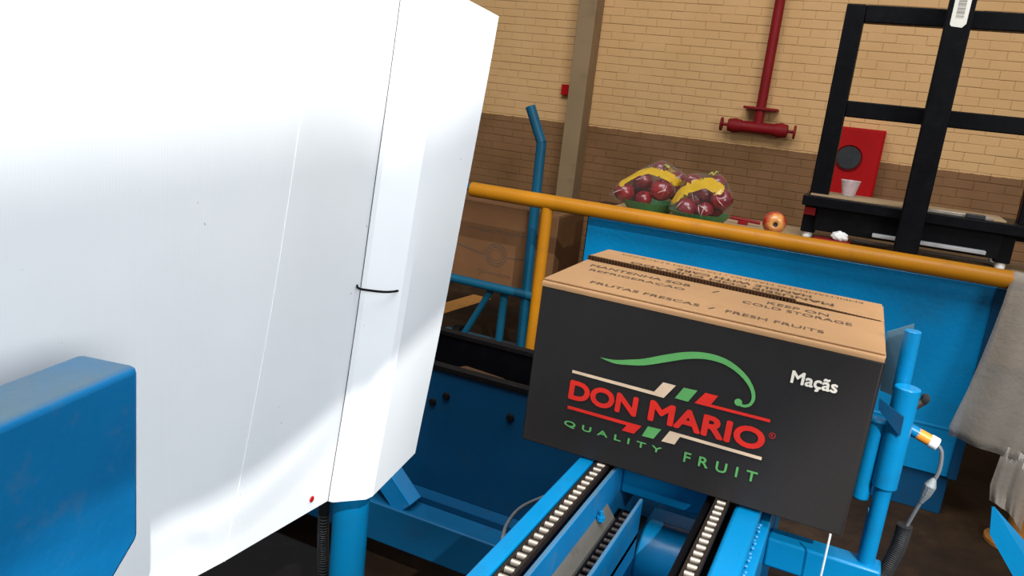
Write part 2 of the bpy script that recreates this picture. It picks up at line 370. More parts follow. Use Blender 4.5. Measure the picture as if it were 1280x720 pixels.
MB().tube(shadow_line_pts, 0.0017, 8).build('shadow_line_tube', 'black_plastic', shade_plate, smooth=60)  # added unseen tube that casts a faint line on the board

# second unseen plate, added to block direct light from trough and most of carton
pl2 = [toward_lamp(p, 0.78) for p in ((-0.52, 1.135, 0.85), (-0.12, 1.135, 0.85), (-0.05, 1.135, 0.97), (0.09, 1.135, 1.16), (0.25, 1.135, 1.5), (-0.52, 1.135, 1.5))]
tag(MB().prism(pl2, (0, 0.004, 0.002)).build('carton_shade_plate', 'plain_grey', smooth=0), kind='structure')

# ================================================================== ON THE WALL
pp = onY(948, 150, 6.18); PX = pp.x
t = thing('hydrant_pipe', (PX, 6.2, 1.43), 'dark red vertical water pipe ending in a T with two valves on the brick wall', 'pipe')
MB().tube([(PX, 6.2, 1.43), (PX, 6.2, 3.3)], 0.036).build('pipe', 'dark_red_paint', t)
tz = onY(947, 160, 6.18).z
MB().tube([(PX - 0.16, 6.2, tz), (PX + 0.17, 6.2, tz)], 0.042).build('tee_pipe', 'dark_red_paint', t)
MB().box(PX - 0.12, PX + 0.12, 6.15, 6.292, tz + 0.13, tz + 0.15).build('wall_bracket', 'dark_red_paint', t, bevel=0.004)
for s in (-1, 1):
    x = PX + s * 0.165
    v = MB().lathe([(0.0, -0.055), (0.045, -0.05), (0.055, 0), (0.045, 0.05), (0, 0.055)], (x, 6.2, tz), 16, 'X').build('valve', 'dark_red_paint', t)
    MB().tube([(x + s * 0.04, 6.2, tz), (x + s * 0.10, 6.2, tz)], 0.012, 8).build('stem', 'dark_red_paint', v)
    MB().lathe([(0.0, -0.006), (0.05, -0.006), (0.05, 0.006), (0, 0.006)], (x + s * 0.10, 6.2, tz), 16, 'X').build('handwheel', 'dark_red_paint', v)
c0, c1 = onY(1047, 157, 6.1), onY(1108, 243, 6.1)
x0, x1, z0, z1 = c0.x, onY(1109, 162, 6.1).x, 0.97, c0.z
t = thing('fire_hose_cabinet', ((x0 + x1) / 2, 6.2, z0), 'red fire hose cabinet with a round dark window on the brick wall', 'cabinet')
MB().box(x0, x1, 6.12, 6.296, z0, z1).build('body', 'red_paint', t, bevel=0.006)
d = MB().box(x0 + 0.012, x1 - 0.012, 6.10, 6.12, z0 + 0.012, z1 - 0.012).build('door', 'red_paint', t, bevel=0.004)
wc = onY(1061, 197, 6.1)
MB().lathe([(0.088, -0.012), (0.088, 0), (0.076, 0.004), (0.076, 0.0)], (wc.x, 6.095, wc.z), 28, 'Y', caps=False).build('window_ring', 'dark_red_paint', d)
MB().lathe([(0.0, -0.004), (0.078, -0.004), (0.078, 0.004), (0, 0.004)], (wc.x, 6.088, wc.z), 28, 'Y').build('round_window', 'black_plastic', d)
sgn = onY(708, 112, 6.28)
tag(MB().box(sgn.x - 0.035, sgn.x + 0.03, 6.25, 6.297, sgn.z - 0.045, sgn.z + 0.04).build('wall_sign', 'red_paint', bevel=0.003),
    'small red plate on the brick wall peeking out left of the concrete column', 'sign')

# ================================================================== YELLOW GUARD RAIL
t = thing('guard_rail', (-0.4, 3.35, 0), 'long yellow painted tube guard rail on round legs in front of blue bin', 'railing')
MB().tube([(-1.735, 3.35, 1.0), (1.0, 3.35, 1.0)], 0.0345, 20).build('rail', 'yellow_paint', t, bevel=0.006)
MB().tube([(-1.335, 3.35, 0.0), (-1.335, 3.35, 0.975)], 0.027, 16).build('leg', 'yellow_paint', t)
MB().tube([(0.735, 3.35, 0.0), (0.735, 3.35, 0.975)], 0.034, 16).build('leg', 'rusty_yellow', t)['label'] = 'rusty yellow leg under the plastic sheet'
MB().lathe([(0.10, 0), (0.10, 0.012), (0.05, 0.02), (0.045, 0.06), (0.0, 0.06)], (0.735, 3.35, 0), 20).build('base_plate', 'rusty_yellow', t)['label'] = 'rusty round base plate'

# ================================================================== BLUE BIN BEHIND THE RAIL
bx0, bx1 = -1.158, 0.507
t = thing('steel_bin', (-0.3, 3.8, 0), 'big glossy blue steel bin with a flat top behind the yellow rail', 'bin')
MB().box(bx0, bx1, 3.42, 3.445, 0.17, 0.955).build('front_panel', 'panel_blue', t, bevel=0.003)
MB().box(bx0 + 0.01, bx1 - 0.02, 3.44, 4.1, 0.0, 0.17).build('plinth', 'dark_blue_paint', t, bevel=0.003)
MB().box(bx0, bx0 + 0.02, 3.445, 4.1, 0.17, 0.955).build('side_panel', 'blue_paint', t)
MB().box(bx1 - 0.02, bx1, 3.445, 4.1, 0.17, 0.955).build('side_panel', 'blue_paint', t)
MB().box(bx1 - 0.03, bx1 + 0.004, 3.408, 3.421, 0.17, 0.955).build('edge_flange', 'dark_blue_paint', t, bevel=0.002)
MB().box(bx0, bx1, 3.418, 3.425, 0.36, 0.372).build('seam_strip', 'blue_paint', t, bevel=0.002)
MB().box(bx0, 1.05, 3.43, 4.12, 0.956, 0.98).build('top_board', 'plywood', t, bevel=0.003)
MB().box(-1.31, bx0 - 0.001, 3.86, 4.1, 0.0, 0.955).build('dark_gap_block', 'black_paint', t)['label'] = 'black block added for the dark gap beside the bin'  # black block put where the gap beside the bin lies in shade
MB().box(0.97, 1.03, 3.5, 4.1, 0.0, 0.956).build('end_support', 'dark_blue_paint', t)

# ------------------------------------------------------------------ apples
def apple_mb(r):
    prof = []
    for i in range(13):
        a = math.pi * i / 12
        rad = math.sin(a) * r * (1 + 0.08 * math.cos(a)); h = -math.cos(a) * r * 0.92
        h -= math.exp(-(rad / (0.30 * r)) ** 2) * (0.34 * r if a > 1.6 else -0.14 * r)
        prof.append((max(rad, 0), h))
    prof[0] = (0, prof[0][1]); prof[-1] = (0, prof[-1][1])
    return MB().lathe(prof, (0, 0, 0), 20)
def make_apple(px, py, Y, r, mat, label, group=None, rot=None, stem=True):
    o = apple_mb(r).build('apple', mat, smooth=60, local=True); o.location = onY(px, py, Y)
    o.rotation_euler = rot or (random.uniform(-1, 1), random.uniform(-1, 1), random.uniform(0, 6))
    tag(o, label, 'apple', group)
    if stem:
        MB().tube([(0, 0, r * 0.5), (0.003, 0, r * 0.8), (0.008, 0, r * 1.02)], 0.0025, 6).build('stem', 'dark_steel', o, local=True)
    return o

def film_shell(cx, cy, cz, rx, ry, rz, seed, bottom):
    rows = []; n = 28
    for i in range(15):
        a = math.pi * i / 14; row = []
        for j in range(n):
            q = 2 * math.pi * j / n
            d = Vector((math.sin(a) * math.cos(q), math.sin(a) * math.sin(q), math.cos(a)))
            k = 1 + 0.3 * noise.noise(d * 2.6 + Vector((seed, 0, 0))) + 0.1 * noise.noise(d * 7 + Vector((0, seed, 0)))
            p = Vector((cx + d.x * rx * k, cy + d.y * ry * k, cz + d.z * rz * k)); p.z = max(p.z, bottom); row.append(p)
        rows.append(row + [row[0]])
    return MB().grid(rows)
def fruit_pack(Yc, tray_px, apples, which, seed, band, bw, tail, knot):
    """pleated tray, apples in it, and a film drawn tight over both"""
    base = onZ(*tray_px, 0.983); base.y = Yc
    t = thing('fruit_pack', (base.x, Yc, 0.98), f'clear film wrap with yellow label on green tray, {which}', 'package', 'film packs of apples')
    MB().lathe([(0.0, 0.0), (0.085, 0.0), (0.104, 0.02), (0.132, 0.058), (0.128, 0.058), (0.098, 0.022), (0.0, 0.006)], base, 72,
               wave=lambda i, j: 0.03 if (j % 2 and 1 < i < 5) else 0).build('tray', 'green_tray', t, smooth=20)
    bm = bmesh.new(); cs = [(onY(px, py, Y), r) for (px, py, Y, r, _) in apples]
    for c, r in cs:
        for i in range(42):
            z_ = 1 - 2 * (i + 0.5) / 42; q = i * 2.39996; w = math.sqrt(1 - z_ * z_)
            bm.verts.new(c + Vector((w * math.cos(q), w * math.sin(q), z_)) * r * 1.04)
    for i in range(20):
        q = 2 * math.pi * i / 20; bm.verts.new(base + Vector((0.136 * math.cos(q), 0.136 * math.sin(q), 0.055)))
        bm.verts.new(base + Vector((0.09 * math.cos(q), 0.09 * math.sin(q), 0.0)))
    bm.verts.new(onY(*tail, Yc - 0.02)); bm.verts.new(onY(*tail, Yc + 0.0) + Vector((0, 0, 0.012)))
    bmesh.ops.convex_hull(bm, input=bm.verts)
    bmesh.ops.delete(bm, geom=[v for v in bm.verts if not v.link_faces], context='VERTS')
    bmesh.ops.subdivide_edges(bm, edges=[e for e in bm.edges if e.calc_length() > 0.02], cuts=3, use_grid_fill=True)
    bmesh.ops.triangulate(bm, faces=bm.faces)
    bmesh.ops.subdivide_edges(bm, edges=[e for e in bm.edges if e.calc_length() > 0.008], cuts=1, use_grid_fill=True)
    bmesh.ops.triangulate(bm, faces=bm.faces)
    bm.normal_update()
    for v in bm.verts:
        k = noise.noise(v.co * 22 + Vector((seed, 0, 0))) * 0.006 + noise.noise(v.co * 60) * 0.002
        v.co += v.normal * (k + 0.002); v.co.z = max(v.co.z, 0.982)
    bm.verts.index_update(); bm.normal_update()
    pts = spline([onY(px, py, Y) for (px, py, Y) in band], 6); band_f, film_f = [], []
    for f in bm.faces:                       # the printed band is the stretch of the film along this arc
        c = f.calc_center_median()
        near = min(math.hypot(c.x - p.x, c.z - p.z) for p in pts) < bw * 0.82
        (band_f if near else film_f).append(tuple(v.index for v in f.verts))
    vs = [v.co.copy() for v in bm.verts]; bm.free()
    for fs, nm, mt in ((film_f, 'wrap_film', 'clear_film'), (band_f, 'label_band', 'label_film')):
        used = sorted({i for f in fs for i in f}); ix = {k: n for n, k in enumerate(used)}
        MB().add([vs[k] for k in used], [tuple(ix[k] for k in f) for f in fs]).build(nm, mt, t, smooth=60)
    kp = onY(*knot, Yc - 0.01); ga = MB()
    for k in range(4):
        b = kp + Vector((random.uniform(-0.04, 0.02), random.uniform(-0.02, 0.02), random.uniform(-0.015, 0.016)))
        ga.tube([kp, kp.lerp(b, 0.5) + Vector((0, 0, 0.008)), b], [0.003, 0.005, 0.001], 6)
    ga.build('film_knot', 'knot_green', t, smooth=60)['label'] = 'gathered yellow-green film knot'
    gl = MB()
    for k in range(9):                      # creased folds of the film standing proud
        c, r = random.choice(cs); d = Vector((random.uniform(-0.7, 0.7), -1, random.uniform(-0.2, 0.7))).normalized()
        a = c + d * r * 1.12; v = Vector((random.uniform(-1, 1), 0, random.uniform(-1, 1))).normalized() * random.uniform(0.012, 0.03)
        gl.tube([a - v, a + d * 0.003, a + v], [0.0004, 0.0016, 0.0004], 5)
    tag(gl.build('film_creases', 'film_crease', t, smooth=60), kind='stuff')
    for (px, py, Y, r, lab) in apples: make_apple(px, py, Y, r, 'apple_red', lab, 'red apples in the film packs', stem=False)
A = 'red apple in the left film pack, '
fruit_pack(3.69, (823, 262), [(781, 240, 3.64, 0.050, A + 'lowest on the left'), (827, 237, 3.61, 0.056, A + 'big one in front right'), (804, 226, 3.66, 0.046, A + 'upper middle'),
    (804, 248, 3.60, 0.040, A + 'half sunk low in the middle'), (826, 211, 3.74, 0.038, A + 'topmost'), (847, 225, 3.73, 0.044, A + 'far right at the back'), (800, 238, 3.73, 0.05, A + 'in shade behind the front ones'), (842, 240, 3.70, 0.042, A + 'right end, half behind the big one')],
    'the left pack behind the rail', 3.1, [(778, 229, 3.62), (790, 220, 3.60), (806, 214, 3.595), (822, 216, 3.60), (838, 222, 3.62), (847, 229, 3.63)], 0.017, (763, 244), (836, 210))
A = 'red apple in the right film pack, '
fruit_pack(3.565, (882, 276), [(859, 260, 3.51, 0.049, A + 'lowest on the left'), (902, 249, 3.51, 0.049, A + 'right end'), (880, 263, 3.48, 0.040, A + 'low in the middle'),
    (881, 243, 3.56, 0.044, A + 'shadowed centre'), (866, 228, 3.60, 0.040, A + 'upper left under label'), (896, 229, 3.60, 0.040, A + 'upper right behind knot'), (871, 250, 3.58, 0.044, A + 'in shade behind the lowest ones'), (894, 260, 3.56, 0.042, A + 'low, back right')],
    'the right pack, nearer the loose apple', 8.4, [(841, 249, 3.49), (852, 239, 3.47), (868, 232, 3.465), (884, 230, 3.47), (899, 237, 3.48)], 0.026, (838, 268), (892, 219))
nect = onY(968, 279, 3.50)
o = make_apple(968, 279, 3.50, 0.0495, 'apple_yellow', 'single loose red and yellow apple lying behind the yellow rail', rot=(R(92), R(0), R(14)), stem=False)
MB().lathe([(0.0, 0.030), (0.007, 0.031), (0.010, 0.036), (0.006, 0.035), (0.0, 0.034)], (0, 0, 0), 10).build('calyx', 'dark_steel', o, local=True)
tb = onZ(936, 282, 0.98); bk = thing('red_clamp', (tb.x, tb.y, 0.98), 'small dark red T-shaped metal holder between the right fruit pack and loose apple', 'clamp')
a0, a1 = onY(905, 270, tb.y), onY(950, 279, tb.y); st = onY(929, 276, tb.y)
MB().tube([a0, a1], 0.008, 8).build('cross_rod', 'dark_red_paint', bk)
MB().box(st.x - 0.022, st.x + 0.022, tb.y - 0.012, tb.y + 0.012, 0.98, st.z).build('upright', 'dark_red_paint', bk, bevel=0.002)

# ================================================================== BLACK EQUIPMENT STAND
t = thing('equipment_stand', (0.15, 3.85, 0.98), 'tall black square-tube frame with a shelf standing on the blue bin', 'stand')
FY = 3.80
MB().box(-0.268, -0.19, FY, FY + 0.075, 1.10, 1.985).build('post', 'black_paint', t, bevel=0.004)
MB().box(0.545, 0.623, FY, FY + 0.075, 1.10, 1.985).build('post', 'black_paint', t, bevel=0.004)
MB().box(-0.19, 0.545, FY + 0.004, FY + 0.071, 1.915, 1.985).build('top_bar', 'black_paint', t, bevel=0.004)
MB().box(-0.19, 0.545, FY + 0.004, FY + 0.071, 1.522, 1.590).build('middle_bar', 'black_paint', t, bevel=0.004)
MB().box(0.11, 0.203, 3.62, 3.70, 1.0, 2.3).build('mast', 'black_paint', t, bevel=0.005)
MB().box(0.12, 0.19, 3.70, FY + 0.004, 1.93, 1.975).build('mast_bracket', 'black_paint', t)
MB().box(0.12, 0.19, 3.70, FY + 0.004, 1.53, 1.58).build('mast_bracket', 'black_paint', t)
la, lb = onY(1192, 33, 3.618), onY(1214, 0, 3.618)
pl = []
for (u, v) in [(0.125, 0.12), (0.12, 0.0), (0.03, -0.008), (0, 0.0), (-0.002, 0.3), (0.062, 0.3)]: pass
lz = la.z
lab = MB().prism([(0.128, 3.6195, lz + 0.3), (0.128, 3.6195, lz + 0.008), (0.134, 3.6195, lz), (0.172, 3.6195, lz - 0.003), (0.184, 3.6195, lz + 0.012), (0.186, 3.6195, lz + 0.3)], (0, -0.0012, 0)).build('paper_label', 'label_paper', t, smooth=0)
bars = MB(); zz = lz + 0.032
while zz < lz + 0.135:
    w = random.choice((0.0022, 0.0035, 0.005)); bars.box(0.142, 0.170, 3.6178, 3.6184, zz, zz + w); zz += w + random.choice((0.0015, 0.0028))
bars.build('barcode', 'label_print', lab, smooth=0)
MB().box(-0.285, 0.95, 3.70, 4.05, 1.128, 1.172).build('shelf_tray', 'black_paint', t, bevel=0.004)
MB().box(-0.26, 0.5, 3.76, 4.04, 1.172, 1.178).build('shelf_board', 'plywood', t)
MB().box(0.20, 0.45, 3.74, 3.76, 1.172, 1.186).build('metal_strip', 'steel', t, bevel=0.002)
MB().box(0.35, 0.42, 3.72, 3.75, 1.172, 1.19).build('clip', 'black_plastic', t, bevel=0.003)
MB().box(-0.22, 0.50, 3.74, 4.0, 1.022, 1.128).build('base_box', 'black_paint', t, bevel=0.004)
MB().box(0.02, 0.45, 3.70, 3.74, 1.035, 1.05).build('metal_strip', 'plain_grey', t, bevel=0.003)
MB().box(-0.05, 0.47, 3.72, 3.735, 1.0, 1.012).build('metal_strip', 'dark_steel', t, bevel=0.003)
for (x, y) in ((-0.245, 3.80), (0.52, 3.80), (-0.245, 4.0), (0.52, 4.0)):
    l = MB().box(x - 0.03, x + 0.03, y - 0.03, y + 0.03, 1.005, 1.128).build('leg', 'black_paint', t, bevel=0.004)
    MB().lathe([(0.0, 0), (0.02, 0), (0.022, 0.01), (0.016, 0.027), (0, 0.027)], (x, y, 0.98), 14).build('foot_cap', 'white_plastic', l)
MB().lathe([(0.0, 0), (0.02, 0), (0.022, 0.01), (0.016, 0.022), (0, 0.022)], (0.156, 3.66, 0.98), 14).build('foot_cap', 'white_plastic', t)
MB().box(-0.272, -0.225, 3.745, 3.765, 1.085, 1.118).build('red_bracket', 'dark_red_paint', t)
rp = onZ(1030, 297, 0.982)
tag(MB().box(-0.21, -0.06, 3.70, 3.76, 0.98, 0.995).build('red_plate', 'dark_red_paint', bevel=0.003), 'flat dark red metal piece lying at the left foot of the black stand', 'plate')
wr = thing('cloth_roll', (-0.08, 3.72, 0.995), 'crumpled white rag on the red plate beneath the black stand', 'rag')
mb = film_shell(-0.105, 3.725, 1.012, 0.035, 0.022, 0.022, 5.5, 0.995)
mb.build('cloth', 'white_plastic', wr, smooth=80)
cp = onY(1060, 245, 3.90)
cup_z = 1.178
t = thing('plastic_cup', (cp.x, 3.9, cup_z), 'small translucent plastic cup standing on the shelf of the black frame', 'cup')
MB().lathe([(0.0, 0.0), (0.026, 0.0), (0.0405, 0.066), (0.043, 0.07), (0.0405, 0.072), (0.038, 0.066), (0.024, 0.003), (0.0, 0.003)], (cp.x, 3.9, cup_z), 26).build('cup_wall', 'cup_plastic', t)

# ================================================================== HAND TRUCK AND CARTON ON IT
CY = 3.8
t = thing('hand_truck', (-1.8, CY, 0), 'blue tube hand truck with bent handle behind the left end of the rail', 'cart')
p1, p2 = onY(677, 177, CY), onY(663, 133, CY)
MB().tube([(p1.x + 0.02, CY, 0.06), (p1.x + 0.01, CY, 0.6), (p1.x, CY, p1.z)], 0.026, 14).build('post', 'cart_blue', t)
MB().tube([p1 - Vector((0, 0, 0.005)), p2], 0.026, 14).build('handle', 'cart_blue', t)['label'] = 'bent dark blue handle end'
lx = -2.115
MB().tube([(lx - 0.02, CY, 0.06), (lx, CY, 0.6), (lx, CY, p1.z)], 0.026, 14).build('post', 'cart_blue', t)
MB().tube([(lx, CY, p1.z - 0.005), (lx - 0.084, CY, p2.z)], 0.026, 14).build('handle', 'cart_blue', t)
MB().tube([(lx - 0.02, CY - 0.02, 0.44), (-1.53, CY - 0.02, 0.435)], 0.024, 12).build('cross_bar', 'cart_blue', t)
MB().tube([(lx - 0.02, CY, 0.95), (-1.575, CY, 0.95)], 0.02, 12).build('cross_bar', 'cart_blue', t)
MB().tube([(-1.79, CY + 0.03, 0.425), (-1.97, CY + 0.03, 0.06)], 0.018, 10).build('brace', 'cart_blue', t)
MB().tube([(-1.722, CY + 0.04, 0.425), (-1.725, CY + 0.04, 0.06)], 0.022, 10).build('leg', 'cart_blue', t)
MB().box(lx - 0.06, -1.43, CY + 0.02, CY + 0.46, 0.425, 0.44).build('carrier_plate', 'cart_blue', t)
MB().tube([(lx + 0.02, CY + 0.2, 0.055), (-1.58, CY + 0.2, 0.055)], 0.015, 10).build('axle', 'dark_steel', t)
MB().box(lx - 0.03, -1.55, CY - 0.02, CY + 0.22, 0.055, 0.075).build('base_frame', 'cart_blue', t)
for x in (lx + 0.05, -1.60): MB().lathe([(0.0, -0.02), (0.05, -0.022), (0.055, 0), (0.05, 0.022), (0.0, 0.02)], (x, CY + 0.2, 0.055), 24, 'X').build('wheel', 'black_rubber', t)
t = thing('carton', (-1.85, CY + 0.23, 0.44), 'plain brown cardboard carton with round ring emblem on the blue hand truck', 'box')
kx0, kx1, kz0, kz1, ky = -2.225, -1.462, 0.44, 0.868, CY + 0.045
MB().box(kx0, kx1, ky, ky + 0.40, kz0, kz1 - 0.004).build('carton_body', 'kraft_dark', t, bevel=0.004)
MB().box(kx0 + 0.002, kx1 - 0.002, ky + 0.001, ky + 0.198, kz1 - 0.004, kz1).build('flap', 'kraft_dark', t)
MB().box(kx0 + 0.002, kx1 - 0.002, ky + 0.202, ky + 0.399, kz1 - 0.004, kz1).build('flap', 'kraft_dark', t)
kc = onY(620, 319, ky); off = world_off(t)
def cart3(u, v): return Vector((u, ky - 0.0008, v)) - off
ring = MB()
for (ra, rb) in ((0.042, 0.0455), (0.062, 0.066), (0.028, 0.031)):
    n = 40
    for i in range(n):
        q, w = 2 * math.pi * i / n, 2 * math.pi * (i + 1) / n
        ring.add([(kc.x + ra * math.cos(q), ky - 0.0008, kc.z + ra * math.sin(q)), (kc.x + rb * math.cos(q), ky - 0.0008, kc.z + rb * math.sin(q)), (kc.x + rb * math.cos(w), ky - 0.0008, kc.z + rb * math.sin(w)), (kc.x + ra * math.cos(w), ky - 0.0008, kc.z + ra * math.sin(w))], [(0, 1, 2, 3)])
for i in range(22):
    q = 2 * math.pi * i / 22
    ring.add([(kc.x + r_ * math.cos(q + dq), ky - 0.0008, kc.z + r_ * math.sin(q + dq)) for r_, dq in ((0.047, -0.05), (0.060, -0.05), (0.060, 0.06), (0.047, 0.06))], [(0, 1, 2, 3)])
ring.build('printed_ring', 'ink_dark', t, smooth=0)
lines = MB()
def hline(u0, v0, u1, v1, w, curve=0):
    pts = [Vector((lerp(u0, u1, i / 10), ky - 0.0008, lerp(v0, v1, i / 10) - curve * math.sin(math.pi * i / 10))) for i in range(11)]
    lines.grid([[p + Vector((0, 0, w * (0.35 + 0.65 * math.sin(math.pi * min(1, (i + 1) / 11))))), p - Vector((0, 0, w * 0.5))] for i, p in enumerate(pts)])
hline(kx0 + 0.05, kc.z + 0.065, kc.x - 0.07, kc.z - 0.006, 0.006, 0.012); hline(kc.x + 0.07, kc.z - 0.004, kx1 - 0.03, kc.z + 0.045, 0.006, 0.012)
qz = kc.z + 0.118
hline(kc.x - 0.20, qz + 0.012, kc.x - 0.125, qz + 0.008, 0.003); hline(kc.x + 0.135, qz + 0.01, kc.x + 0.20, qz + 0.012, 0.003)
sc = [Vector((kc.x - 0.10 + 0.2 * i / 60, ky - 0.001, kc.z - 0.105 + 0.010 * math.sin(i * 1.15) * (1.6 if i < 8 else 0.7) + 0.002 * math.sin(i * 2.7))) for i in range(61)]
lines.tube(sc, 0.0013, 4)
lines.build('printed_line', 'ink_dark', t, smooth=0)
text_part('QUALITY FRUIT', (kc.x - 0.115, kc.x + 0.125, qz - 0.002, qz + 0.020), cart3, 'ink_dark', t, bold=0.0004, space=1.2)

# ================================================================== BLUE TROUGH MACHINE (left middle)
TY = 1.88
t = thing('trough_machine', (-0.9, TY, 0), 'dark blue steel trough machine with black edge strips below the hand truck', 'machine')
TX0, TX1 = -1.75, -0.12
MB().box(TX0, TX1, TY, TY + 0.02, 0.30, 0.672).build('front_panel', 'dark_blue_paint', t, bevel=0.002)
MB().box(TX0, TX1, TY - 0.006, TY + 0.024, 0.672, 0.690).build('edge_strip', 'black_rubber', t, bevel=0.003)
MB().box(TX0, TX1, TY + 0.30, TY + 0.32, 0.30, 0.672).build('back_panel', 'black_paint', t, bevel=0.002)  # black back and bottom stand in for the darkness inside the trough
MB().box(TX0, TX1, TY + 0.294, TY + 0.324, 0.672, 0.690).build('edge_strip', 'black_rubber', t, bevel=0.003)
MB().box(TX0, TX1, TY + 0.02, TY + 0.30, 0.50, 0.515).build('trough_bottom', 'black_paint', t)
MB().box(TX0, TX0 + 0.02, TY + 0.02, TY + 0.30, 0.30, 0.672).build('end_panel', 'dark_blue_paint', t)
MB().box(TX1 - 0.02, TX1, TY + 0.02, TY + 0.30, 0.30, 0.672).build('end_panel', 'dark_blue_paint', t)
q0 = onZ(603, 458, 0.62)
MB().prism([(q0.x - 0.10, TY + 0.03, 0.63), (q0.x + 0.04, TY + 0.03, 0.63), (q0.x + 0.12, TY + 0.16, 0.63), (q0.x - 0.02, TY + 0.18, 0.63)], (0, 0, 0.006)).build('mounting_plate', 'kraft_core', t)
MB().box(q0.x - 0.02, q0.x + 0.02, TY + 0.06, TY + 0.10, 0.515, 0.63).build('plate_stand', 'dark_blue_paint', t)
for (px, py) in ((541, 502), (558, 495), (529, 482), (638, 522)):
    p = onY(px, py, TY)
    MB().lathe([(0.0, -0.008), (0.010, -0.007), (0.012, 0.0), (0.012, 0.002)], (p.x, TY, p.z), 10, 'Y').build('bolt', 'black_rubber', t)
b0, b1 = onY(469, 634, TY - 0.13), onY(621, 677, TY - 0.13)
zb = (b0.z + b1.z) / 2
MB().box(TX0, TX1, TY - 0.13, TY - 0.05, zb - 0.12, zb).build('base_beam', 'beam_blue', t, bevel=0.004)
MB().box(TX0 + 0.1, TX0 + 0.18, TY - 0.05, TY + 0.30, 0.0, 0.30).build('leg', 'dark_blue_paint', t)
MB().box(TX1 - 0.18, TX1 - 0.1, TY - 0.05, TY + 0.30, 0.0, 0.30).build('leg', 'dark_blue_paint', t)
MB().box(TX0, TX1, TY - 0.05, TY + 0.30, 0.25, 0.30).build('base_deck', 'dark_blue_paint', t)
g0, g1 = onY(478, 598, TY - 0.12), onY(504, 638, TY - 0.12)
gv = (g1 - g0).normalized(); gn = Vector((-gv.z, 0, gv.x)) * 0.032
MB().prism([g0 - gv * 0.2 - gn, g1 - gn, g1 + gn, g0 - gv * 0.2 + gn], (0, 0.06, 0)).build('diagonal_brace', 'blue_dusty', t, bevel=0.003)

# ================================================================== CHAIN CONVEYOR (near)
t = thing('chain_conveyor', (-0.2, 1.2, 0), 'bright blue steel chain conveyor frame with posts carrying the black fruit carton', 'conveyor')
BT = 0.9
def part(mb, name, mat, par=None, **k): return mb.build(name, mat, par or t, **k)
part(MB().box(-0.347, -0.323, 0.30, TY - 0.01, 0.80, 0.898), 'side_rail', 'blue_paint', bevel=0.003)
part(MB().box(-0.292, -0.285, 0.30, TY - 0.01, 0.78, 0.893), 'guide_plate', 'blue_dusty', bevel=0.0015)
part(MB().box(-0.323, -0.292, 0.30, TY - 0.01, 0.80, 0.815), 'guide_floor', 'black_paint')
part(MB().prism([(-0.285, 0.3, 0.845), (-0.285, 1.12, 0.845), (-0.268, 1.12, 0.822), (-0.268, 0.3, 0.822)], (0.0, 0, -0.006)), 'sloped_ledge', 'dusty_ledge')
part(MB().box(-0.285, -0.235, 0.30, 1.20, 0.79, 0.80), 'guide_floor', 'black_paint')
part(MB().box(-0.241, -0.235, 0.30, 1.145, 0.66, 0.858), 'guide_plate', 'blue_dusty', bevel=0.0015)
part(MB().box(-0.142, -0.133, 0.30, TY - 0.01, 0.80, 0.885), 'guide_plate', 'black_paint')
part(MB().box(-0.133, -0.098, 0.30, TY - 0.01, 0.80, 0.815), 'guide_floor', 'black_paint')
part(MB().box(-0.098, -0.060, 0.30, TY - 0.01, 0.79, 0.892), 'side_rail', 'blue_paint', bevel=0.006)
part(MB().box(-0.060, -0.045, 0.30, TY - 0.01, 0.77, 0.872), 'rail_flange', 'blue_paint', bevel=0.003)
for k in range(22):
    y = 0.88 + k * 0.013 + 0.003 * math.sin(k * 1.7)
    part(MB().lathe([(0.0, 0.0025), (0.003, 0.002), (0.0042, 0)], (-0.0585 + 0.001 * math.sin(k * 2.1), y, 0.872), 8), 'weld_bead', 'blue_paint')
part(MB().box(-0.045, 0.115, 1.175, 1.215, 0.795, 0.843), 'cross_bar', 'blue_paint', bevel=0.004)
part(MB().box(-0.285, -0.142, 1.19, 1.235, 0.835, 0.885), 'cross_member', 'blue_paint', bevel=0.003)
# lower works seen between the chains
part(MB().box(-0.30, -0.06, 0.5, 1.6, 0.60, 0.612), 'belly_plate', 'dark_blue_paint')
part(MB().tube([(-0.235, 1.20, 0.735), (-0.10, 1.20, 0.735)], 0.058, 24), 'drive_drum', 'blue_paint', bevel=0.004)
part(MB().prism([(-0.235, 1.10, 0.61), (-0.235, 1.13, 0.72), (-0.19, 1.13, 0.70), (-0.165, 1.10, 0.61)], (0, 0.01, 0)), 'gusset_plate', 'blue_paint')
part(MB().box(-0.145, -0.137, 0.9, 1.30, 0.612, 0.80), 'web_plate', 'blue_paint')
part(MB().box(-0.235, -0.145, 0.98, 1.06, 0.612, 0.66), 'motor_block', 'black_paint', bevel=0.006)
bq = onZ(737, 633, 0.86)
part(MB().lathe([(0.0, 0.016), (0.003, 0.0155), (0.0032, 0.007), (0.0065, 0.007), (0.0065, 0)], (-0.278, bq.y, 0.843), 8), 'bolt', 'blue_paint')
# posts and legs
GX, GY = 0.0935, 1.195
part(MB().tube([(GX, GY, 0.835), (GX, GY, 0.98)], 0.0118, 20), 'guide_post', 'blue_paint')
part(MB().tube([(GX, GY, 0.965), (GX, GY, 1.118)], 0.0172, 24), 'post_sleeve', 'blue_paint', bevel=0.002)
part(MB().tube([(GX - 0.006, GY + 0.03, 1.10), (GX - 0.008, GY + 0.03, 1.192)], 0.0112, 20), 'guide_rod', 'blue_paint', bevel=0.0015)
part(MB().tube([(0.0665, 1.203, 0.935), (0.0675, 1.203, 1.06)], 0.0125, 20), 'post_sleeve', 'blue_paint', bevel=0.003)
part(MB().box(GX - 0.026, GX - 0.004, GY + 0.002, GY + 0.014, 0.97, 1.04), 'sleeve_bridge', 'blue_paint')
part(MB().box(GX - 0.01, GX + 0.01, GY + 0.0, GY + 0.05, 0.838, 0.905), 'post_foot', 'blue_paint')
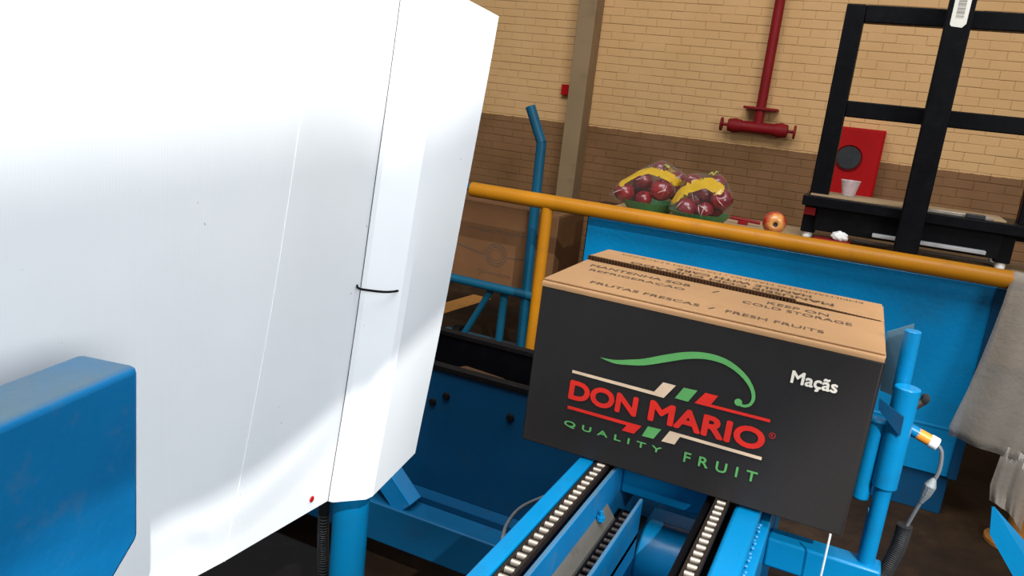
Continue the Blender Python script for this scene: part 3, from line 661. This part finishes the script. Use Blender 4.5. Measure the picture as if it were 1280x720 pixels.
plate_poly = [w3(1109, 415, 1.26), w3(1143, 405, 1.245), w3(1131, 486, 1.245), w3(1128, 500, 1.245), w3(1100, 488, 1.26)]
part(MB().prism(plate_poly, (0, 0.003, 0)), 'guide_flag', 'grey_blue_plate', smooth=0)['label'] = 'grey dusty upright plate'
part(MB().prism([w3(1099, 498, 1.172), w3(1130, 522, 1.172), w3(1125, 546, 1.172), w3(1098, 512, 1.172)], (0, 0.004, 0)), 'guide_lip', 'dark_blue_paint', smooth=0)  # shadow of the plate above is put into the lip's darker blue
part(MB().lathe([(0.0, -0.008), (0.005, -0.007), (0.006, 0.0), (0.006, 0.008)], w3(1157, 499, 1.225), 12, 'Y'), 'knob', 'black_plastic')
part(MB().tube([(GX + 0.01, 1.21, 1.083), w3(1157, 500, 1.23)], 0.006, 8), 'knob_screw', 'dark_steel')
for x in (-0.335, -0.08):
    part(MB().box(x - 0.03, x + 0.03, 0.33, 0.39, 0.0, 0.80), 'leg', 'blue_paint')
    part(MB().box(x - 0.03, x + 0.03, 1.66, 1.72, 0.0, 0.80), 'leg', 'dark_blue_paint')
# chains: each chain is a part, its links and rollers are sub-parts
PITCHC = 0.018
roller_me = link_me = None
def chain(xc, z, y0, y1, mats, w=0.0115):
    global roller_me, link_me
    ch = part(MB().box(xc - 0.006, xc + 0.006, y0, y1, z - 0.020, z - 0.012), 'chain', 'black_paint')
    off = world_off(t)
    n = int((y1 - y0) / PITCHC)
    for i in range(n):
        y = y0 + (i + 0.5) * PITCHC
        rmat, lmat = mats
        key = rmat + lmat
        if key not in chain.cache:
            a = MB().tube([(-w * 0.54, 0, 0), (w * 0.54, 0, 0)], 0.0048, 12).build('chain_roller', rmat, smooth=40, local=True).data
            k = MB()
            for s in (-1, 1):
                x = s * w * 0.74
                k.box(x - 0.0017, x + 0.0017, -PITCHC * 0.47, PITCHC * 0.47, -0.0070, 0.0045)
            b = k.build('chain_link', lmat, smooth=0, local=True).data
            for ob in [ob for ob in COL.objects if ob.data in (a, b)]: bpy.data.objects.remove(ob)
            chain.cache[key] = (a, b)
        for nm, me in zip(('chain_roller', 'chain_link'), chain.cache[key]):
            o = bpy.data.objects.new(nm, me); COL.objects.link(o); o.parent = ch
            o.location = Vector((xc, y, z - 0.0055)) - off
chain.cache = {}
chain(-0.3085, BT, 0.66, 1.50, ('steel', 'dark_steel'))
chain(-0.2535, 0.838, 0.70, 1.14, ('dark_steel', 'black_paint'), 0.010)  # middle chain's shade is put into its darker materials
chain(-0.1165, BT, 0.80, 1.50, ('steel', 'dark_steel'))

# thin hose looping beside the left rail
hp = spline([onY(628, 675, 1.10), onY(634, 655, 1.20), onY(652, 634, 1.30), onY(690, 617, 1.38), onY(735, 600, 1.42)], 6)
tag(MB().tube([hp[0] + Vector((0.0, -0.10, -0.20))] + hp, 0.0035, 8).build('air_hose', 'grey_cable', smooth=60), 'thin grey air hose looping beside the left conveyor rail', 'hose')

# ================================================================== BLACK FRUIT CARTON
BO = Vector((-0.449, 1.135, 0.9025)); BL_, BD, BH = 0.5, 0.342, 0.272
box = thing('fruit_carton', BO, 'black printed fruit carton with kraft top sitting on the conveyor chains', 'box')
box.rotation_euler = Vector((R(0.377), R(0.886), R(0.965)))
bx = dict(local=True)
MB().box(0, BL_, 0, BD, 0, 0.2635).build('carton_body', 'black_print', box, bevel=0.002, **bx)
fr = MB().prism([(-0.0005, -0.0006, 0.2635), (-0.0005, -0.0006, BH - 0.003), (0, 0.001, BH - 0.0005), (0, 0.003, BH), (0, BD, BH), (0, BD, 0.2635)], (BL_ + 0.0005, 0, 0)).build('lid_rim', 'kraft', box, smooth=50, **bx)
SEAM0, SEAM1 = 0.207, 0.1975
def flap(p, name='flap'):
    return MB().prism(p, (0, 0, 0.0035)).build(name, 'kraft', box, bevel=0.0012, **bx)
z = BH + 0.0003
flap([(0.0, 0.004, z), (0.499, 0.004, z), (0.499, SEAM1 - 0.0005, z + 0.0005), (0.36, SEAM1 - 0.001, z + 0.0005), (0.003, SEAM0 - 0.003, z + 0.0005)])['label'] = 'front top flap'
flap([(0.004, SEAM0 + 0.004, z + 0.0075), (0.36, SEAM1 + 0.004, z + 0.0055), (0.499, SEAM1 + 0.001, z + 0.002), (0.498, BD - 0.002, z), (0.001, BD - 0.002, z)])['label'] = 'back top flap'
core = MB(); nn = 90
for i in range(nn):                          # cut edge of the raised back flap: two liners and the fluted core
    u = 0.004 + 0.492 * i / nn; du = 0.492 / nn; v0 = lerp(SEAM0, SEAM1, u / 0.5); g = u / 0.5
    hi = lerp(0.0122, 0.0102, g) if u < 0.36 else lerp(0.0085, 0.0055, (u - 0.36) / 0.14)
    core.box(u, u + du * 0.5, v0 - 0.0035, v0 + 0.004, z + 0.0042, z + hi - 0.0004)
    core.box(u + du * 0.5, u + du, v0 - 0.001, v0 + 0.004, z + 0.0042, z + hi - 0.001)
tag(core.build('corrugated_edge', 'kraft_core', box, smooth=0, **bx), 'dark fluted edge between the top flaps', kind='stuff')
MB().prism([(0.285, 0.2035, z + 0.0005), (0.354, 0.1985, z + 0.0005), (0.354, 0.2045, z + 0.0005), (0.30, 0.2055, z + 0.0005)], (0, 0, 0.0085)).build('hand_slot', 'black_rubber', box, smooth=0, **bx)
MB().box(BL_ - 0.0002, BL_ + 0.002, 0.002, BD - 0.002, 0.0, 0.262).build('end_panel', 'black_print', box, **bx)
E_ = 0.0006
def fr3(u, v): return Vector((u, -0.0008 - E_, v))
def tp3(u, v): return Vector((u, v, z + 0.0046))
def tpb(u, v): return Vector((u, v, z + 0.0046 + (BD - v) / (BD - 0.205) * lerp(0.0079, 0.0046, u / 0.5)))
text_part('DON', (0.0695, 0.182, 0.0915, 0.1245), fr3, 'ink_red', box, bold=0.0019, label='bold red lettering DON')
text_part('MARIO', (0.200, 0.3735, 0.0925, 0.1270), fr3, 'ink_red', box, bold=0.0019, label='bold red lettering MARIO')
text_part('QUALITY', (0.0695, 0.2300, 0.0435, 0.0550), fr3, 'ink_green', box, bold=0.0004, space=1.75, label='green spaced lettering QUALITY')
text_part('FRUIT', (0.2645, 0.3735, 0.0430, 0.0595), fr3, 'ink_green', box, bold=0.0004, space=1.75, label='green spaced lettering FRUIT')
text_part('Maçãs', (0.3893, 0.4515, 0.2015, 0.2245), fr3, 'ink_white', box, bold=0.0007, label='white lettering on the black front')
def flat(polys, name, mat, label=None):
    mb = MB()
    for p in polys: mb.add([fr3(*q) for q in p], [tuple(range(len(p)))])
    o = mb.build(name, mat, box, smooth=0, **bx)
    if label: o['label'] = label
flat([[(0.0702, 0.1358), (0.2190, 0.1345), (0.2336, 0.1585), (0.2140, 0.1585), (0.2030, 0.1402), (0.0702, 0.1405)]], 'printed_bar', 'ink_cream', 'cream bar above the lettering')
flat([[(0.2352, 0.1388), (0.2555, 0.1385), (0.2660, 0.1592), (0.2455, 0.1585)]], 'printed_bar', 'ink_green')
flat([[(0.2650, 0.1392), (0.3744, 0.1400), (0.3744, 0.1446), (0.2890, 0.1438), (0.2966, 0.1592), (0.2778, 0.1592)]], 'printed_bar', 'ink_red')
flat([[(0.0713, 0.0800), (0.0713, 0.0748), (0.1700, 0.0748), (0.1640, 0.0645), (0.1835, 0.0645), (0.1935, 0.0805)]], 'printed_bar', 'ink_red')
flat([[(0.1961, 0.0648), (0.2147, 0.0655), (0.2240, 0.0838), (0.2030, 0.0830)]], 'printed_bar', 'ink_green')
flat([[(0.2271, 0.0655), (0.2475, 0.0660), (0.2535, 0.0805), (0.3741, 0.0800), (0.3741, 0.0850), (0.2370, 0.0855)]], 'printed_bar', 'ink_cream')
cl = [(.112, .172, .0003), (.135, .1712, .0058), (.16, .1765, .0088), (.182, .183, .0104), (.21, .1955, .0114), (.24, .208, .011), (.266, .2142, .0098), (.29, .2142, .009), (.31, .2085, .008), (.328, .1975, .007), (.340, .1845, .0058), (.3455, .171, .005), (.3435, .160, .0044), (.337, .1548, .0042), (.3295, .1545, .004)]
cs = spline([Vector(c) for c in cl], 5); a_, b_ = [], []
for i, c in enumerate(cs):
    d_ = cs[min(i + 1, len(cs) - 1)] - cs[max(i - 1, 0)]; nl = Vector((-d_.y, d_.x)).normalized() * c.z / 2
    a_.append((c.x + nl.x, c.y + nl.y)); b_.append((c.x - nl.x, c.y - nl.y))
sw = MB().grid([[fr3(*p), fr3(*q)] for p, q in zip(a_, b_)])
sw.add([fr3(0.3262 + 0.0055 * math.cos(2 * math.pi * i / 20), 0.1578 + 0.0055 * math.sin(2 * math.pi * i / 20)) + Vector((0, -0.0002, 0)) for i in range(20)], [tuple(range(20))])
sw.build('printed_swoosh', 'ink_green', box, smooth=0, **bx)
reg = MB()
for i in range(18):
    q, w = 2 * math.pi * i / 18, 2 * math.pi * (i + 1) / 18
    reg.add([fr3(0.3815 + r_ * math.cos(k_), 0.1215 + r_ * math.sin(k_)) for r_, k_ in ((0.0038, q), (0.0045, q), (0.0045, w), (0.0038, w))], [(0, 1, 2, 3)])
reg.build('printed_ring', 'ink_red', box, smooth=0, **bx)
text_part('R', (0.3799, 0.3831, 0.1195, 0.1236), fr3, 'ink_red', box)
text_part('MANTENHA SOB', (0.025, 0.2, 0.1545, 0.1715), tp3, 'ink_dark', box, bold=0.0, out=(0, 0, 1))
text_part('REFRIGERAÇÃO', (0.035, 0.198, 0.117, 0.137), tp3, 'ink_dark', box, bold=0.0, out=(0, 0, 1))
text_part('/', (0.238, 0.248, 0.150, 0.168), tp3, 'ink_dark', box)
text_part('KEEP ON', (0.3255, 0.4187, 0.151, 0.168), tp3, 'ink_dark', box, bold=0.0, out=(0, 0, 1))
text_part('COLD STORAGE', (0.2908, 0.4536, 0.1205, 0.1375), tp3, 'ink_dark', box, bold=0.0, out=(0, 0, 1))
text_part('FRUTAS FRESCAS', (0.0656, 0.239, 0.034, 0.049), tp3, 'ink_dark', box, bold=0.0, out=(0, 0, 1))
text_part('/', (0.253, 0.262, 0.035, 0.049), tp3, 'ink_dark', box)
text_part('FRESH FRUITS', (0.2785, 0.4178, 0.036, 0.052), tp3, 'ink_dark', box, bold=0.0, out=(0, 0, 1))
text_part('MANUSEIE COM CUIDADO', (0.078, 0.4223, 0.217, 0.235), tpb, 'ink_dark', box, bold=0.0004, flip=True, out=(0, 0, 1))
text_part('HANDLE WITH CARE', (0.1542, 0.3855, 0.252, 0.272), tpb, 'ink_dark', box, bold=0.0004, flip=True, out=(0, 0, 1))
text_part('EMPILHAMENTO MÁXIMO / MAXIMUM STACKING', (0.0393, 0.4669, 0.298, 0.312), tpb, 'ink_dark', box, flip=True)

sx = onY(1037, 672, 1.139)
tag(MB().tube([(sx.x, 1.135, 0.898), (sx.x, 1.14, 0.80), (sx.x + 0.004, 1.15, 0.6), (sx.x, 1.16, 0.0)], 0.0016, 6).build('strap_end', 'white_plastic', smooth=60),
    'thin white cord hanging straight down at the lower right corner of black carton', 'cord')

# ================================================================== SENSOR AND CABLE
s0, s1 = w3(1146, 541, 1.225), w3(1172, 556, 1.225); dvec = (s1 - s0).normalized()
t = thing('sensor', s0, 'orange and white plug sensor with grey cable on the right conveyor post', 'sensor')
MB().tube([s0 - dvec * 0.022, s0 + dvec * 0.003], 0.0085, 12).build('mount', 'blue_paint', t)
MB().tube([s0, s0.lerp(s1, 0.62)], 0.0085, 14).build('plug_body', 'orange_plastic', t, bevel=0.001)
MB().tube([s0.lerp(s1, 0.6), s1], 0.0095, 14).build('plug_collar', 'white_plastic', t, bevel=0.001)
cpath = spline([s1, w3(1177, 566, 1.225), w3(1174, 588, 1.225), w3(1163, 608, 1.225), w3(1148, 632, 1.23), w3(1133, 658, 1.235)], 6)
MB().tube(cpath, 0.0028, 8).build('cable', 'grey_cable', t)
MB().tube([w3(1168, 598, 1.225), w3(1163, 607, 1.223), w3(1158, 617, 1.225), w3(1151, 628, 1.228)], [0.003, 0.0085, 0.007, 0.003], 10).build('tape_wrap', 'tape', t)
rib = []; rr = []
cpts = spline([w3(1131, 656, 1.235), w3(1124, 680, 1.235), w3(1112, 704, 1.235), w3(1096, 730, 1.235), w3(1060, 790, 1.235), Vector((0.03, 1.235, 0.35)), Vector((0.0, 1.235, 0.0))], 22)
for i, p in enumerate(cpts): rib.append(p); rr.append(0.0115 if i % 2 else 0.0092)
MB().tube(rib, rr, 12).build('ribbed_conduit', 'black_plastic', t, smooth=70)

# ================================================================== WHITE CORRUGATED SHEET AND ITS POST
def pole_at(): return -0.632, 0.925
wx, wy = pole_at()
tag(MB().tube([(wx, wy, 0), (wx, wy, 1.55)], 0.0275, 24).build('support_post', 'blue_paint', smooth=50), 'round blue steel post carrying the white plastic board', 'post')
bot = [(-0.655, 0.10), (-0.604, 0.635), (-0.600, 0.822), (-0.596, 0.829), (-0.566, 0.866), (-0.562, 0.876), (-0.5755, 1.011)]
top = [(-0.680, 0.10), (-0.604, 0.765), (-0.600, 0.913), (-0.596, 0.921), (-0.556, 0.955), (-0.551, 0.966), (-0.503, 1.0)]
zt = [1.62, 1.62, 1.60, 1.60, 1.575, 1.572, 1.551]
zbm = [0.884, 0.882, 0.878, 0.874, 0.872, 0.874, 0.885]
rows = []; uvs = []
SUB = [14, 8, 2, 4, 2, 6]
NZ = 30
for i in range(NZ + 1):
    f = i / NZ; row = []
    for k in range(6):
        for j in range(SUB[k] + (1 if k == 5 else 0)):
            g = j / SUB[k]
            x = lerp(lerp(bot[k][0], bot[k + 1][0], g), lerp(top[k][0], top[k + 1][0], g), f)
            y = lerp(lerp(bot[k][1], bot[k + 1][1], g), lerp(top[k][1], top[k + 1][1], g), f)
            zv = lerp(lerp(zbm[k], zbm[k + 1], g), lerp(zt[k], zt[k + 1], g), f)
            x += 0.006 * math.sin(f * math.pi) * (1 if k < 2 else 0.5) + 0.003 * noise.noise(Vector((y * 3, zv * 3, 1.3)))
            row.append(Vector((x, y, zv)))
    rows.append(row)
sheet = thing('plastic_board', (-0.6, 0.8, 0.88), 'big white corrugated plastic board folded around a blue post, left foreground', 'board')
ncol = len(rows[0])
so = MB().grid(rows).build('board_sheet', 'white_board', sheet, smooth=12)
ul = so.data.uv_layers.new(name='UVMap')
for lp in so.data.loops:
    co = so.data.vertices[lp.vertex_index].co; ul.data[lp.index].uv = (co.y + co.x * 0.7, co.z)
md = so.modifiers.new('s', 'SOLIDIFY'); md.thickness = 0.003; md.offset = -1
md = so.modifiers.new('e', 'EDGE_SPLIT'); md.split_angle = R(14); md.use_edge_sharp = False
# groove line where the board is slit before folding
gr = []
for i in range(NZ + 1):
    p = rows[i][SUB[0] + SUB[1]]; gr.append(p + Vector((0.0012, -0.0004, 0)))
MB().tube(gr, 0.0005, 5).build('fold_slit', 'dark_steel', sheet)['label'] = 'dark slit along the fold'
cr = [rows[i][SUB[0]] + Vector((0.0001, 0, 0)) for i in range(NZ + 1)]
MB().tube(cr, 0.0006, 6).build('crease', 'white_board', sheet)
fi = int(NZ * 0.42)
w_a, w_b = onX(447, 360, -0.592), rows[fi][SUB[0] + SUB[1] + SUB[2] + SUB[3]]
wb = onY(503, 357, 0.925)
wire = spline([onX(449, 357, -0.600) + Vector((-0.004, 0, 0.004)), onX(448, 360, -0.590), onX(462, 363, -0.580), onX(485, 365, -0.568), onX(501, 362, -0.563), onX(504, 355, -0.566)], 6)
MB().tube(wire, 0.0016, 8).build('tie_wire', 'black_rubber', sheet)
rd = onX(390, 624, -0.5985)
MB().lathe([(0.0, 0.0012), (0.0035, 0.0008), (0.0045, 0.0)], rd, 12, 'X').build('red_spot', 'red_paint', sheet)
for (px, py) in ((529, 57),):
    p = onX(px, py, -0.574)
    MB().lathe([(0.0, 0.0012), (0.0025, 0.0008), (0.003, 0.0)], p, 10, 'X').build('rivet_hole', 'dark_steel', sheet)

hs = onY(405, 640, 1.05)
pts = [(hs.x, 1.05, 1.0), (hs.x, 1.05, 0.7), (hs.x + 0.008, 1.05, 0.55), (hs.x + 0.03, 1.05, 0.2), (hs.x + 0.02, 1.05, 0.0)]
sp_ = spline(pts, 60); tag(MB().tube(sp_, [0.011 if i % 2 else 0.0085 for i in range(len(sp_))], 10).build('ribbed_hose', 'black_plastic', smooth=70), 'black ribbed hose hanging behind the blue post under the white board', 'hose')

# black form added to fill the shaded space below and behind the board
t = thing('dark_filler', (-1.6, 1.2, 0), 'black filler form added for the deep shade below the white board', 'conveyor')
MB().box(-2.6, -0.93, 0.55, 1.38, 0.345, 0.36).build('filler_top', 'black_rubber', t, bevel=0.006)
MB().box(-2.6, -0.95, 0.53, 0.55, 0.25, 0.35).build('side_rail', 'black_paint', t)
MB().box(-2.6, -0.95, 1.36, 1.38, 0.25, 0.345).build('side_rail', 'black_paint', t)
for x in (-2.4, -1.05):
    for y in (0.58, 1.30): MB().box(x, x + 0.05, y, y + 0.05, 0, 0.345).build('leg', 'black_paint', t)

# ================================================================== BLUE PADDED ARM (lower left foreground)
zt_ = 1.222
tr = onZ(175, 456, zt_); tl_ = onZ(102, 440, zt_); br = onZ(0, 532, zt_)
ax = (tr - br).normalized(); th = Vector((ax.y, -ax.x, 0)); thick = abs((tl_ - tr).dot(th)) 
hgt = 0.156
t = thing('guide_arm', (br.x, br.y, 0), 'thick blue block-shaped arm with dusty top in the lower left foreground', 'machine part')
e = tr; s_ = tr - ax * 0.42; ch = 0.03
prof = [e, e - Vector((0, 0, hgt - 0.01)), e - Vector((0, 0, hgt + 0.012)) - ax * ch, s_ - Vector((0, 0, hgt + 0.012)), s_]
MB().prism(prof, -th * thick).build('arm_block', 'blue_dusty', t, bevel=0.006, seg=3)
pc = s_ + ax * 0.06 - th * thick / 2
MB().tube([(pc.x, pc.y, 0), (pc.x, pc.y, zt_ - hgt)], 0.02, 14).build('arm_post', 'blue_paint', t)

# ================================================================== PLASTIC SHEET ON THE RAIL END, BRACKET
t = thing('plastic_drape', (0.75, 3.3, 0.2), 'cloudy grey plastic sheet draped over the right end of yellow rail', 'plastic sheet')
def drape(edge, x1, name, seed, amp=0.02, Y0=3.29):
    rows = []
    for (x, z, y) in edge:
        rows.append([Vector((lerp(x, x1, g), y + amp * (0.5 + 0.5 * min(1, (1.03 - z) * 3)) * (math.sin(13 * g + seed + z * 1.5) + 0.35 * math.sin(31 * g + z * 2)) + 0.4 * amp * noise.noise(Vector((g * 9, z * 2.5, seed))) , z - 0.10 * g * g * (1 if z < 0.6 else 0) * (1 - z))) for g in (i / 40 for i in range(41))])
    MB().grid(rows).build(name, 'cloudy_film', t, smooth=80, solid=0.001)
ed = [(0.505, 1.02, 3.372), (0.50, 1.035, 3.345), (0.502, 1.03, 3.31), (0.50, 1.0, 3.295), (0.495, 0.92, 3.285), (0.485, 0.82, 3.275), (0.472, 0.70, 3.27), (0.455, 0.58, 3.26), (0.437, 0.49, 3.25), (0.425, 0.42, 3.25), (0.43, 0.385, 3.25)]
drape([(x, z_, y) for (x, z_, y) in ed], 1.1, 'hanging_sheet', 1.0, 0.036)
drape([(0.60, 0.42, 3.22), (0.595, 0.34, 3.22), (0.59, 0.26, 3.22), (0.60, 0.20, 3.22), (0.63, 0.185, 3.22)], 0.72, 'loose_corner', 2.0, 0.006)
b_ = [onY(1240, 634, 1.7), onY(1284, 706, 1.7), onY(1330, 780, 1.7), onY(1300, 780, 1.7), onY(1237, 668, 1.7)]
t = thing('steel_bracket', (b_[2].x, 1.7, 0), 'pointed blue steel bracket plate at the lower right corner of the view', 'bracket')
MB().prism(b_, (0.0, 0.006, 0)).build('plate', 'blue_paint', t, smooth=0)
MB().prism([b_[0], b_[1], b_[2], b_[2] + Vector((0.02, 0.08, 0)), b_[1] + Vector((0.012, 0.08, 0))], (0.003, 0, 0.003)).build('plate_flange', 'blue_paint', t, smooth=0)
MB().box(b_[2].x - 0.03, b_[2].x + 0.03, 1.70, 1.76, 0, b_[2].z).build('bracket_leg', 'blue_paint', t)
